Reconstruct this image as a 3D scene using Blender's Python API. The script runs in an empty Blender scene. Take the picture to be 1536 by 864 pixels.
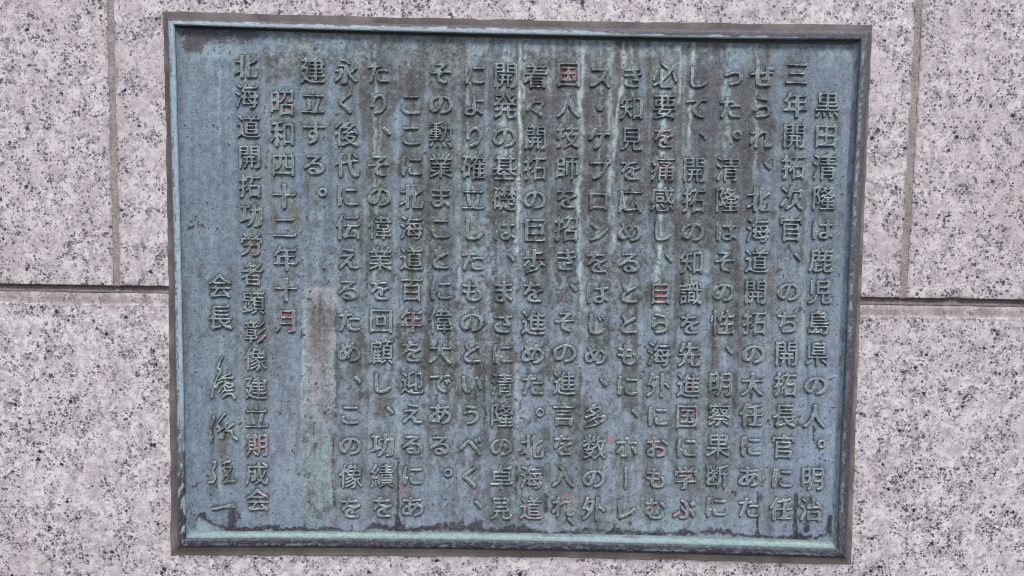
import bpy, math, random
import numpy as np
C = bpy.context.scene.collection
rng = np.random.default_rng(7)

# ------------------------------------------------------------------ camera, sky, sun, exposure
F_PX = 1150.0                      # focal length in pixels of a 1536 px wide picture
CAM = np.array([-0.00522, -0.73523, 0.06065])
PITCH, YAW, ROLL = -0.07424, -0.00306, -0.01584
def _rx(a): return np.array([[1, 0, 0], [0, math.cos(a), -math.sin(a)], [0, math.sin(a), math.cos(a)]])
def _ry(a): return np.array([[math.cos(a), 0, math.sin(a)], [0, 1, 0], [-math.sin(a), 0, math.cos(a)]])
def _rz(a): return np.array([[math.cos(a), -math.sin(a), 0], [math.sin(a), math.cos(a), 0], [0, 0, 1]])
RC = _rz(YAW) @ _rx(PITCH) @ _ry(ROLL)          # columns: right, forward, up
cd = bpy.data.cameras.new('camera')
cam = bpy.data.objects.new('camera', cd)
C.objects.link(cam)
bpy.context.scene.camera = cam
import mathutils
M = mathutils.Matrix(((RC[0, 0], RC[0, 2], -RC[0, 1], CAM[0]),
                      (RC[1, 0], RC[1, 2], -RC[1, 1], CAM[1]),
                      (RC[2, 0], RC[2, 2], -RC[2, 1], CAM[2]), (0, 0, 0, 1)))
cam.matrix_world = M
cd.sensor_width = 36.0
cd.lens = 36.0 * F_PX / 1536.0
cd.clip_start = 0.01
cd.clip_end = 100.0

SUN_EL, SUN_AZ = 52.0, 18.0        # degrees; azimuth measured from straight in front of the wall, minus = left
world = bpy.data.worlds.new('World')
bpy.context.scene.world = world
world.use_nodes = True
wn = world.node_tree
sky = wn.nodes.new('ShaderNodeTexSky')
sky.sky_type = 'NISHITA'
sky.sun_disc = False
sky.sun_elevation = math.radians(SUN_EL)
sky.sun_rotation = math.radians(180.0 + SUN_AZ)
sky.dust_density = 1.5
sky.air_density = 1.0
sky.ozone_density = 1.0
bg = wn.nodes['Background']
wn.links.new(sky.outputs[0], bg.inputs[0])
bg.inputs[1].default_value = 0.085
sd = bpy.data.lights.new('sun', 'SUN')
sd.energy = 1.5
sd.angle = math.radians(15)
sd.color = (1.0, 0.955, 0.925)
sun = bpy.data.objects.new('sun', sd)
C.objects.link(sun)
e, a = math.radians(SUN_EL), math.radians(SUN_AZ)
to_sun = mathutils.Vector((math.sin(a) * math.cos(e), -math.cos(a) * math.cos(e), math.sin(e)))
sun.rotation_euler = to_sun.to_track_quat('Z', 'Y').to_euler()
sun.location = (-0.5, -2, 2)
vs = bpy.context.scene.view_settings
vs.view_transform = 'Standard'
vs.look = 'None'
vs.gamma = 1.0
vs.use_curve_mapping = False
vs.exposure = 1.18
bpy.context.scene.cycles.filter_width = 1.1

# ------------------------------------------------------------------ survey helpers
def P(px, py, h):
    """surveyed point of the photograph at height h (m) above the wall face -> world x, z"""
    px = np.asarray(px, float); py = np.asarray(py, float)
    d = np.stack([(px - 768) / F_PX, np.ones_like(px), (432 - py) / F_PX], -1) @ RC.T
    t = (-h - CAM[1]) / d[..., 1]
    return CAM[0] + t * d[..., 0], CAM[2] + t * d[..., 2]
def proj(x, y, z):
    q = (np.stack([x, y, z], -1) - CAM) @ RC
    return 768 + F_PX * q[..., 0] / q[..., 1], 432 - F_PX * q[..., 2] / q[..., 1]

def lin(c):
    c = np.asarray(c, float) / 255.0
    return np.where(c <= 0.04045, c / 12.92, ((c + 0.055) / 1.055) ** 2.4)
def sm(a, b, x):
    t = np.clip((x - a) / (b - a), 0, 1)
    return t * t * (3 - 2 * t)
def vnoise(w, h, sx, sy, seed):
    r = np.random.default_rng(seed)
    gx, gy = int(w / sx) + 3, int(h / sy) + 3
    g = r.random((gy, gx))
    xs = np.arange(w) / sx; ys = np.arange(h) / sy
    xi = xs.astype(int); yi = ys.astype(int)
    fx = xs - xi; fy = ys - yi
    fx = fx * fx * (3 - 2 * fx); fy = fy * fy * (3 - 2 * fy)
    a_ = g[yi][:, xi]; b_ = g[yi][:, xi + 1]; c_ = g[yi + 1][:, xi]; d_ = g[yi + 1][:, xi + 1]
    t = a_ * (1 - fx) + b_ * fx; u = c_ * (1 - fx) + d_ * fx
    return t * (1 - fy)[:, None] + u * fy[:, None]
def fbm(w, h, sx, sy, seed, octs=4, gain=0.55):
    o = np.zeros((h, w)); amp = 1.0; tot = 0.0
    for k in range(octs):
        if min(sx, sy) < 1.0: break
        o += amp * vnoise(w, h, sx, sy, seed + 17 * k); tot += amp
        amp *= gain; sx /= 2.03; sy /= 2.03
    o /= tot
    return np.clip((o - 0.5) * 1.9 + 0.5, 0, 1)
def blur(a_, r):
    """three box blurs of radius r"""
    r = int(r)
    if r < 1: return a_
    for _ in range(3):
        for ax in (0, 1):
            p = np.concatenate([np.repeat(np.take(a_, [0], ax), r + 1, ax), a_, np.repeat(np.take(a_, [-1], ax), r, ax)], ax)
            c = np.cumsum(p, ax)
            n = a_.shape[ax]
            a_ = (np.take(c, np.arange(2 * r + 1, 2 * r + 1 + n), ax) - np.take(c, np.arange(0, n), ax)) / (2 * r + 1)
    return a_
def bil(img, x, y):
    x = np.clip(x, 0, img.shape[1] - 1.001); y = np.clip(y, 0, img.shape[0] - 1.001)
    xi = x.astype(int); yi = y.astype(int); fx = x - xi; fy = y - yi
    if img.ndim == 3: fx = fx[..., None]; fy = fy[..., None]
    return (img[yi, xi] * (1 - fx) + img[yi, xi + 1] * fx) * (1 - fy) + (img[yi + 1, xi] * (1 - fx) + img[yi + 1, xi + 1] * fx) * fy

def empty(name, loc):
    o = bpy.data.objects.new(name, None); C.objects.link(o); o.location = loc
    o.empty_display_size = 0.05
    return o
def mesh_obj(name, V, Fc, mat, parent, col=None, smooth=True, edge=None):
    me = bpy.data.meshes.new(name)
    V = np.asarray(V, np.float32); Fc = np.asarray(Fc, np.int32)
    k = Fc.shape[1]
    me.vertices.add(len(V)); me.vertices.foreach_set('co', V.ravel())
    me.loops.add(Fc.size); me.loops.foreach_set('vertex_index', Fc.ravel())
    me.polygons.add(len(Fc)); me.polygons.foreach_set('loop_start', np.arange(0, Fc.size, k, dtype=np.int32))
    me.polygons.foreach_set('use_smooth', np.full(len(Fc), smooth))
    me.update(calc_edges=True)
    if col is not None:
        at = me.color_attributes.new('patina', 'FLOAT_COLOR', 'POINT')
        c4 = np.ones((len(V), 4), np.float32); c4[:, :3] = col
        at.data.foreach_set('color', c4.ravel())
    me.materials.append(mat)
    o = bpy.data.objects.new(name, me); C.objects.link(o)
    if parent is not None: o.parent = parent
    return o
def grid_faces(nx, ny, base=0, flip=False):
    i = np.arange(nx - 1); j = np.arange(ny - 1)
    I, J = np.meshgrid(i, j)
    a_ = (J * nx + I).ravel() + base
    f = np.stack([a_, a_ + 1, a_ + nx + 1, a_ + nx], 1)
    return f[:, ::-1] if flip else f

# ------------------------------------------------------------------ materials
def nmat(name):
    m = bpy.data.materials.new(name); m.use_nodes = True
    return m, m.node_tree.nodes, m.node_tree.links, m.node_tree.nodes['Principled BSDF']
def nd(N, t, **k):
    n = N.new(t)
    for a_, v in k.items(): setattr(n, a_, v)
    return n
def noise(N, L, co, scale, detail=4, rough=0.55, dist=0.0):
    n = nd(N, 'ShaderNodeTexNoise'); n.inputs['Scale'].default_value = scale
    n.inputs['Detail'].default_value = detail; n.inputs['Roughness'].default_value = rough
    n.inputs['Distortion'].default_value = dist
    L.new(co, n.inputs['Vector']); return n.outputs['Fac']
def rmp(N, L, fac, a_, b_, lo=0.0, hi=1.0):
    n = nd(N, 'ShaderNodeMapRange', interpolation_type='SMOOTHSTEP')
    n.inputs[1].default_value = a_; n.inputs[2].default_value = b_
    n.inputs[3].default_value = lo; n.inputs[4].default_value = hi
    L.new(fac, n.inputs[0]); return n.outputs[0]
def mixc(N, L, fac, a_, b_, mode='MIX'):
    n = nd(N, 'ShaderNodeMix', data_type='RGBA', blend_type=mode)
    if isinstance(fac, float): n.inputs[0].default_value = fac
    else: L.new(fac, n.inputs[0])
    for s, v in ((6, a_), (7, b_)):
        if isinstance(v, tuple): n.inputs[s].default_value = (*v, 1)
        else: L.new(v, n.inputs[s])
    return n.outputs[2]
def mth(N, L, op, a_, b_):
    n = nd(N, 'ShaderNodeMath', operation=op)
    for s, v in ((0, a_), (1, b_)):
        if isinstance(v, (int, float)): n.inputs[s].default_value = v
        else: L.new(v, n.inputs[s])
    return n.outputs[0]
def T(c): return tuple(float(x) for x in lin(c))

def granite_mat():
    m, N, L, B = nmat('granite')
    tc = nd(N, 'ShaderNodeTexCoord'); oi = nd(N, 'ShaderNodeObjectInfo')
    add = nd(N, 'ShaderNodeVectorMath', operation='MULTIPLY_ADD')
    comb = nd(N, 'ShaderNodeCombineXYZ')
    for k in range(3): L.new(oi.outputs['Random'], comb.inputs[k])
    L.new(comb.outputs[0], add.inputs[0]); add.inputs[1].default_value = (3.1, 0.7, 5.3)
    L.new(tc.outputs['Object'], add.inputs[2])
    co = add.outputs[0]
    n1 = noise(N, L, co, 100, 5, 0.62, 0.4)       # feldspar / quartz patches
    n2 = noise(N, L, co, 220, 4, 0.62, 0.8)
    n3 = noise(N, L, co, 22, 4, 0.55)
    n4 = noise(N, L, co, 460, 3, 0.6, 0.4)
    c = mixc(N, L, rmp(N, L, n1, 0.38, 0.62), T((176, 167, 167)), T((210, 203, 202)))
    c = mixc(N, L, rmp(N, L, n2, 0.50, 0.66, 0, .75), c, T((140, 134, 140)))
    c = mixc(N, L, rmp(N, L, n2, 0.44, 0.30, 0, .65), c, T((220, 216, 218)))
    c = mixc(N, L, rmp(N, L, n3, 0.45, 0.72, 0, .40), c, T((170, 158, 163)))
    c = mixc(N, L, rmp(N, L, n4, 0.50, 0.70, 0, .45), c, T((134, 128, 136)))
    c = mixc(N, L, rmp(N, L, n4, 0.46, 0.30, 0, .35), c, T((214, 206, 206)))
    c = mixc(N, L, rmp(N, L, oi.outputs['Random'], 0, 1, 0, .16), c, T((176, 160, 160)))
    wide = noise(N, L, co, 5, 4, .55)
    c = mixc(N, L, rmp(N, L, wide, .45, .7, 0, .22), c, T((160, 148, 148)))
    wv = nd(N, 'ShaderNodeTexNoise'); wv.inputs['Scale'].default_value = 330; wv.inputs['Detail'].default_value = 3
    L.new(co, wv.inputs['Vector'])
    sc_ = nd(N, 'ShaderNodeVectorMath', operation='MULTIPLY_ADD'); sc_.inputs[1].default_value = (.0032, .0032, .0032)
    L.new(wv.outputs['Color'], sc_.inputs[0]); L.new(co, sc_.inputs[2])
    clus = noise(N, L, co, 60, 4, 0.65)
    def specks(scale, pr, rad, colr, c, strength=1.0):
        v = nd(N, 'ShaderNodeTexVoronoi'); v.inputs['Scale'].default_value = scale
        L.new(sc_.outputs[0], v.inputs['Vector'])
        s = nd(N, 'ShaderNodeSeparateColor'); L.new(v.outputs['Color'], s.inputs[0])
        pick = mth(N, L, 'ADD', s.outputs[2], mth(N, L, 'MULTIPLY', mth(N, L, 'SUBTRACT', clus, 0.5), 1.3))
        p_ = rmp(N, L, pick, pr, pr + .10)
        d_ = rmp(N, L, v.outputs['Distance'], rad * .55, rad, 1, 0)
        f = mth(N, L, 'MULTIPLY', mth(N, L, 'MULTIPLY', p_, d_), strength)
        return mixc(N, L, f, c, T(colr))
    c = specks(270, 0.80, 0.78, (124, 118, 130), c, .7)
    c = specks(350, 0.84, 0.64, (68, 63, 72), c, .9)
    c = specks(580, 0.82, 0.66, (68, 63, 70), c, .85)
    c = specks(560, 0.80, 0.60, (88, 80, 92), c, .7)
    c = specks(240, 0.95, 0.58, (44, 40, 54), c, 1.0)
    # grime along the arris that was stored per vertex
    at = nd(N, 'ShaderNodeAttribute', attribute_name='patina')
    gs = nd(N, 'ShaderNodeSeparateColor'); L.new(at.outputs['Color'], gs.inputs[0])
    gn = noise(N, L, co, 70, 4, .6)
    g = mth(N, L, 'MULTIPLY', gs.outputs[0], rmp(N, L, gn, .25, .7, .45, 1.0))
    c = mixc(N, L, g, c, T((126, 114, 113)))
    L.new(c, B.inputs['Base Color'])
    B.inputs['Roughness'].default_value = 0.62
    B.inputs['Specular IOR Level'].default_value = 0.35
    bp = nd(N, 'ShaderNodeBump'); bp.inputs['Strength'].default_value = 0.35; bp.inputs['Distance'].default_value = 0.0008
    L.new(mth(N, L, 'ADD', n2, noise(N, L, co, 500, 4, .65)), bp.inputs['Height'])
    L.new(bp.outputs[0], B.inputs['Normal'])
    return m
def mortar_mat(name, c1, c2, rough=.75, attr=False):
    m, N, L, B = nmat(name)
    tc = nd(N, 'ShaderNodeTexCoord'); co = tc.outputs['Object']
    n = noise(N, L, co, 60, 5, .6); n2 = noise(N, L, co, 500, 3, .6)
    c = mixc(N, L, rmp(N, L, n, .35, .68), T(c1), T(c2))
    c = mixc(N, L, rmp(N, L, n2, .52, .64, 0, .45), c, T([x * 1.22 for x in c2]))
    c = mixc(N, L, rmp(N, L, n2, .46, .36, 0, .5), c, T([x * .7 for x in c1]))
    c = mixc(N, L, rmp(N, L, noise(N, L, co, 140, 4, .65), .55, .66, 0, .5), c, T([x * .72 for x in c1]))
    if attr:
        at = nd(N, 'ShaderNodeAttribute', attribute_name='patina'); c = mixc(N, L, .75, c, at.outputs['Color'])
    L.new(c, B.inputs['Base Color']); B.inputs['Roughness'].default_value = rough
    B.inputs['Specular IOR Level'].default_value = 0.25
    bp = nd(N, 'ShaderNodeBump'); bp.inputs['Strength'].default_value = 0.7; bp.inputs['Distance'].default_value = 0.0007
    L.new(mth(N, L, 'ADD', n2, n), bp.inputs['Height']); L.new(bp.outputs[0], B.inputs['Normal'])
    return m
def bronze_mat():
    m, N, L, B = nmat('weathered_bronze')
    tc = nd(N, 'ShaderNodeTexCoord'); co = tc.outputs['Object']
    at = nd(N, 'ShaderNodeAttribute', attribute_name='patina')
    f1 = noise(N, L, co, 700, 4, .7)
    f2 = noise(N, L, co, 1500, 2, .6)
    c = mixc(N, L, rmp(N, L, f1, .50, .66, 0, .26), at.outputs['Color'], T((160, 172, 178)))
    c = mixc(N, L, rmp(N, L, f1, .49, .34, 0, .46), c, T((66, 66, 72)))
    f3 = noise(N, L, co, 330, 5, .7, .6)
    c = mixc(N, L, rmp(N, L, f3, .56, .70, 0, .20), c, T((96, 92, 96)))
    c = mixc(N, L, rmp(N, L, f3, .44, .32, 0, .18), c, T((150, 166, 170)))
    v = nd(N, 'ShaderNodeTexVoronoi'); v.inputs['Scale'].default_value = 520; L.new(co, v.inputs['Vector'])
    s = nd(N, 'ShaderNodeSeparateColor'); L.new(v.outputs['Color'], s.inputs[0])
    pit = mth(N, L, 'MULTIPLY', rmp(N, L, s.outputs[0], .93, .97), rmp(N, L, v.outputs['Distance'], .2, .42, .7, 0))
    c = mixc(N, L, pit, c, T((60, 58, 66)))
    L.new(c, B.inputs['Base Color'])
    B.inputs['Metallic'].default_value = 0.0
    L.new(rmp(N, L, f1, .3, .7, .48, .66), B.inputs['Roughness'])
    B.inputs['Specular IOR Level'].default_value = 0.45
    bp = nd(N, 'ShaderNodeBump'); bp.inputs['Strength'].default_value = 0.5; bp.inputs['Distance'].default_value = 0.0005
    hh = mth(N, L, 'ADD', mth(N, L, 'ADD', f1, mth(N, L, 'MULTIPLY', noise(N, L, co, 180, 4, .6), 1.2)), mth(N, L, 'MULTIPLY', f2, .5))
    hh = mth(N, L, 'SUBTRACT', hh, pit)
    L.new(hh, bp.inputs['Height']); L.new(bp.outputs[0], B.inputs['Normal'])
    return m
GR = granite_mat()
MO = mortar_mat('joint_mortar', (132, 124, 122), (150, 142, 138))
MOH = mortar_mat('bed_joint_mortar', (112, 100, 98), (128, 117, 113))
SE = mortar_mat('sealant', (104, 98, 92), (120, 112, 106), .6, True)
BR = bronze_mat()

# ------------------------------------------------------------------ granite wall
wall = empty('granite_wall', (0, 0, -0.46))
wall['label'] = 'speckled pinkish grey granite block wall with taupe mortar joints behind the bronze plaque'
wall['category'] = 'wall'
WZ = 0.46
def block(x0, x1, z0, z1, seed, rebate=0.0):
    r = random.Random(seed)
    def axis(a_, b_):
        e_ = [0, .0003, .0007, .0012, .002, .0035, .006]
        n = int((b_ - a_ - .012) / .006)
        mid = list(np.linspace(a_ + .006, b_ - .006, n)[1:-1])
        return np.array([a_ + t for t in e_] + mid + [b_ - t for t in reversed(e_)])
    xs = axis(x0, x1); 
    if rebate:
        zt = z1 - rebate
        zs = axis(z0, zt)
        zs = np.concatenate([zs[:-1], [zt - .0001, zt, zt + .0004, zt + .003, zt + .006, z1 - .0012, z1 - .0004, z1]])
    else:
        zs = axis(z0, z1); zt = z1
    X, Z = np.meshgrid(xs, zs)
    nx, nz = len(xs), len(zs)
    W_ = int((x1 - x0) / .001) + 4; H_ = int((z1 - z0) / .001) + 4
    ns = fbm(W_, H_, 9, 9, seed * 7 + 1, 3)
    nb = fbm(W_, H_, 60, 60, seed * 7 + 5, 3)
    na = bil(ns, (X - x0) / .001, (Z - z0) / .001)
    nl = bil(nb, (X - x0) / .001, (Z - z0) / .001)
    zt_ = zt
    d = np.minimum(np.minimum(X - x0, x1 - X), np.minimum(Z - z0, np.where(Z <= zt_, zt_ - Z, 1)))
    rad = .0007 + .0034 * sm(.72, .95, na)
    if rebate: rad = np.where(Z > zt - .008, .0006 + .0008 * sm(.75, .95, na), rad)
    t = np.clip(1 - d / rad, 0, 1)
    Y = rad * (1 - np.sqrt(np.clip(1 - t * t, 0, 1))) * .8 + (nl - .5) * .0008
    col = np.zeros((nz, nx, 3))
    gr = .75 * sm(.004, 0, d) * sm(.35, .7, na)
    if rebate:
        up = Z > zt_ + .0001
        dd = np.minimum(z1 - Z, np.minimum(X - x0, x1 - X))
        Y = np.where(up, .0016 + .0006 * (Z - zt_) / rebate + .0015 * sm(.0008, 0, dd) + (nl - .5) * .0006, Y)
        gr = np.where(up, .60 + .25 * sm(.3, .8, nl), gr)
    col[..., 0] = gr
    V = np.stack([X, Y, Z + WZ], -1).reshape(-1, 3)
    Fc = grid_faces(nx, nz)
    # sides and back
    per = np.concatenate([np.arange(nx), np.arange(1, nz) * nx + nx - 1, (nz - 1) * nx + np.arange(nx - 2, -1, -1), np.arange(nz - 2, 0, -1) * nx])
    B_ = V[per].copy(); B_[:, 1] = .09
    b0 = len(V); n = len(per)
    V = np.concatenate([V, B_])
    nx2 = (np.arange(n) + 1) % n
    Fs = np.stack([per, b0 + np.arange(n), b0 + nx2, per[nx2]], 1)
    col = np.concatenate([col.reshape(-1, 3), np.tile([[.6, 0, 0]], (n, 1))])
    o = mesh_obj('granite_block', V, np.concatenate([Fc, Fs]), GR, wall, col)
    return o
JZ = 0.0023
JL, JR, JW = -0.38278, 0.37447, 0.0062
block(JL - .62, JL - JW / 2, JZ, .46, 1)
block(JL + JW / 2, JR - JW / 2, JZ, .46, 2)
block(JR + JW / 2, JR + .62, JZ, .46, 3)
LZ = JZ - .0068
block(JL - .62, JR + .62, -.46, LZ, 4, .0118)
def mortar(x0, x1, z0, z1, y0, seed, mat, step=.0015):
    nx, nz = max(6, int((x1 - x0) / step)), max(6, int((z1 - z0) / step))
    X, Z = np.meshgrid(np.linspace(x0, x1, nx), np.linspace(z0, z1, nz))
    n = fbm(nx, nz, 12, 12, seed, 3)
    if x1 - x0 > z1 - z0: s = (Z - z0) / (z1 - z0)
    else: s = (X - x0) / (x1 - x0)
    Y = y0 + .0012 * (1 - (2 * s - 1) ** 2) + (n - .5) * .0009
    V = np.stack([X, Y, Z + WZ], -1).reshape(-1, 3)
    per = np.concatenate([np.arange(nx), np.arange(1, nz) * nx + nx - 1, (nz - 1) * nx + np.arange(nx - 2, -1, -1), np.arange(nz - 2, 0, -1) * nx])
    B_ = V[per].copy(); B_[:, 1] = .05; b0 = len(V); k = len(per); nn = (np.arange(k) + 1) % k
    Fs = np.stack([per, b0 + np.arange(k), b0 + nn, per[nn]], 1)
    mesh_obj('mortar_joint', np.concatenate([V, B_]), np.concatenate([grid_faces(nx, nz), Fs]), mat, wall)
ov = .0004
mortar(JL - JW / 2 - ov, JL + JW / 2 + ov, JZ - .001, .459, .0008, 31, MO)
mortar(JR - JW / 2 - ov, JR + JW / 2 + ov, JZ - .001, .459, .0008, 32, MO)
mortar(JL - .619, JR + .619, LZ - ov, JZ + ov, .0026, 33, MOH)

# ------------------------------------------------------------------ glyph masks
R = 224                                   # mask pixels per em
S = 272                                   # mask canvas (em plus margin)
OFF = (S - R) // 2
def raster_glyph(ch):
    c = bpy.data.curves.new('glyph', 'FONT'); c.body = ch; c.size = 1
    o = bpy.data.objects.new('glyph', c); C.objects.link(o)
    me = o.to_mesh(); me.calc_loop_triangles()
    v = np.zeros(len(me.vertices) * 3); me.vertices.foreach_get('co', v); v = v.reshape(-1, 3)
    t = np.zeros(len(me.loop_triangles) * 3, np.int32); me.loop_triangles.foreach_get('vertices', t); t = t.reshape(-1, 3)
    img = np.zeros((S, S), bool)
    X = v[:, 0] * R + OFF; Y = (0.88 - v[:, 1]) * R + OFF
    for i, j, k in t:
        ax, ay, bx, by, cx, cy = X[i], Y[i], X[j], Y[j], X[k], Y[k]
        x0, x1 = max(0, int(min(ax, bx, cx)) - 1), min(S, int(max(ax, bx, cx)) + 2)
        y0, y1 = max(0, int(min(ay, by, cy)) - 1), min(S, int(max(ay, by, cy)) + 2)
        if x1 <= x0 or y1 <= y0: continue
        gx, gy = np.meshgrid(np.arange(x0, x1) + .5, np.arange(y0, y1) + .5)
        e1 = (bx - ax) * (gy - ay) - (by - ay) * (gx - ax)
        e2 = (cx - bx) * (gy - by) - (cy - by) * (gx - bx)
        e3 = (ax - cx) * (gy - cy) - (ay - cy) * (gx - cx)
        eps = 1e-6
        img[y0:y1, x0:x1] |= ((e1 >= -eps) & (e2 >= -eps) & (e3 >= -eps)) | ((e1 <= eps) & (e2 <= eps) & (e3 <= eps))
    o.to_mesh_clear(); bpy.data.objects.remove(o); bpy.data.curves.remove(c)
    return img
def win(a_, n, ax, erode):
    """erosion / dilation by a line of n pixels along axis ax"""
    l = n // 2; r_ = n - 1 - l
    pad = [(0, 0), (0, 0)]; pad[ax] = (l + 1, r_)
    c = np.cumsum(np.pad(a_.astype(np.int32), pad), ax)
    m = a_.shape[ax]
    s = np.take(c, np.arange(n, n + m), ax) - np.take(c, np.arange(0, m), ax)
    return s == n if erode else s > 0
def opening(a_, n, ax):
    e_ = win(a_, n, ax, True)
    return win(e_[::-1, ::-1], n, ax, False)[::-1, ::-1]
KANJI = lambda ch: len(ch) == 1 and ord(ch) >= 0x4e00 and ch != '々'
def shape_glyph(ch):
    m = raster_glyph(ch)
    if KANJI(ch):
        Hs = opening(m, int(R * .17), 1); Vs = opening(m, int(R * .15), 0)
        thick = opening(m, 24, 0)
        Hs &= ~thick
        dense = m[OFF:-OFF, OFF:-OFF].mean() > .27          # many strokes: keep them all open and whole
        Ht = win(Hs, 2 if dense else 6, 0, True)
        rest = m & ~Hs
        out = win(Vs, 6 if dense else 15, 1, False) | Ht | win(win(rest, 4, 1, False), 2, 0, False)
        # triangular serif at the right end of every level stroke
        end = Ht & ~np.roll(Ht, -1, 1)
        ys, xs = np.nonzero(end)
        done = []
        for y, x in sorted(zip(ys, xs)):
            if any(abs(y - q) < 16 and abs(x - w) < 14 for q, w in done): continue
            done.append((y, x))
            if m[max(0, y - 27):y - 14, min(S - 1, x - 4)].any(): continue
            for k in range(21):
                wd = int((21 - k) * .95)
                out[max(0, y - k):y - k + 1, max(0, x - wd):min(S, x + 2)] = True
        return out
    if ch in '、。・':
        return win(win(m, 6, 1, False), 6, 0, False)
    # kana: brush-like contrast, heavier where the stroke runs down
    Vs = opening(m, int(R * .07), 0)
    return win(win(Vs, 14, 1, False) | win(m, 6, 1, False), 3, 0, False)

COLS = [  # text, survey of row 0, survey of row 14, first row
    ('黒田清隆は鹿児島県の人。明治', (1242.5, 111), (1216.0, 764), 1),
    ('三年開拓次官、のち開拓長官に任', (1194.6, 111), (1170.8, 763), 0),
    ('ぜられ、北海道開拓の大任にあた', (1143.5, 115), (1122.5, 761), 0),
    ('った。清隆はその性、明察果断に', (1096.5, 116), (1073.5, 760), 0),
    ('して、開拓の知識を先進国に学ぶ', (1046.0, 116), (1026.5, 763), 0),
    ('必要を痛感し、自ら海外におもむ', (997.8, 114), (982.8, 763), 0),
    ('き知見を広めるとともに、ホーレ', (948.5, 116), (938.0, 763), 0),
    ('ス・ケプロンをはじめ、多数の外', (900.5, 116), (890.2, 763), 0),
    ('国人技師を招き、その進言を入れ、', (852.8, 112), (844.0, 760), 0),
    ('着々開拓の巨歩を進めた。北海道', (804.2, 114), (796.8, 762), 0),
    ('開発の基礎は、まさに清隆の卓見', (758.3, 113), (751.5, 762), 0),
    ('により確立したものというべく、', (711.7, 112), (705.5, 761), 0),
    ('その勲業まことに偉大である。', (661.7, 110), (660.0, 760), 0),
    ('ここに北海道百年を迎えるにあ', (616.5, 110), (619.0, 759), 1),
    ('たり、その偉業を回顧し、功績を', (567.5, 109), (574.6, 760), 0),
    ('永く後代に伝えるため、この像を', (519.4, 108), (527.0, 761), 0),
    ('建立する。', (469.4, 107), (480.0, 760), 0),
    ('昭和四十二年十月', (422.8, 108), (436.5, 761), 1),
]
chars = []          # char, px, py, column index, row, size factor
for ci, (txt, p0, p1, r0) in enumerate(COLS):
    for k, ch in enumerate(txt):
        t = (k + r0) / 14.0
        x = p0[0] + (p1[0] - p0[0]) * t; y = p0[1] + (p1[1] - p0[1]) * t
        if k + r0 == 15: y = p1[1] + 14; 
        if ch == '二' and ci == 17: y += 0
        chars.append((ch, x, y, ci, k + r0, 1.0))
L19 = [(369, 100.3), (370.6, 144.7), (373.3, 190), (374.7, 235.6), (375.3, 279.6), (377.5, 323), (377.7, 366.5), (378.4, 411),
       (380.8, 454.5), (383, 498), (383.8, 538.5), (384.8, 582), (385.8, 625.5), (386, 667), (386.2, 709.5), (387.4, 749.6)]
for k, ch in enumerate('北海道開拓功労者顕彰像建立期成会'):
    chars.append((ch, L19[k][0], L19[k][1], 18, k, .96))
chars.append(('会', 330.3, 429, 19, 9, 1.02)); chars.append(('長', 331, 476, 19, 10, 1.02))

RED = {(8, 0), (8, 2), (5, 2), (5, 3), (5, 4), (5, 7), (5, 8), (5, 9), (5, 12), (5, 13), (5, 14), (4, 13), (4, 14), (4, 11), (4, 10), (4, 9), (4, 4), (9, 12), (9, 13), (9, 14),
       (8, 12), (8, 13), (8, 14), (13, 7), (13, 8), (17, 8), (17, 6), (18, 9), (18, 10), (18, 13), (18, 11), (18, 15), (17, 1), (16, 0), (16, 1), (12, 2), (12, 3), (12, 1), (10, 3),
       (18, 7), (18, 6), (3, 3), (3, 4), (3, 8), (15, 0), (3, 1), (14, 5), (13, 5), (7, 11), (9, 6), (12, 12), (10, 9), (18, 2)}
RED_STRONG = {(5, 7), (5, 12), (5, 13), (5, 14), (4, 14), (4, 13), (9, 12), (9, 14), (17, 8), (13, 7), (13, 8), (18, 13), (8, 0), (8, 14), (18, 9), (5, 3), (5, 2)}

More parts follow.
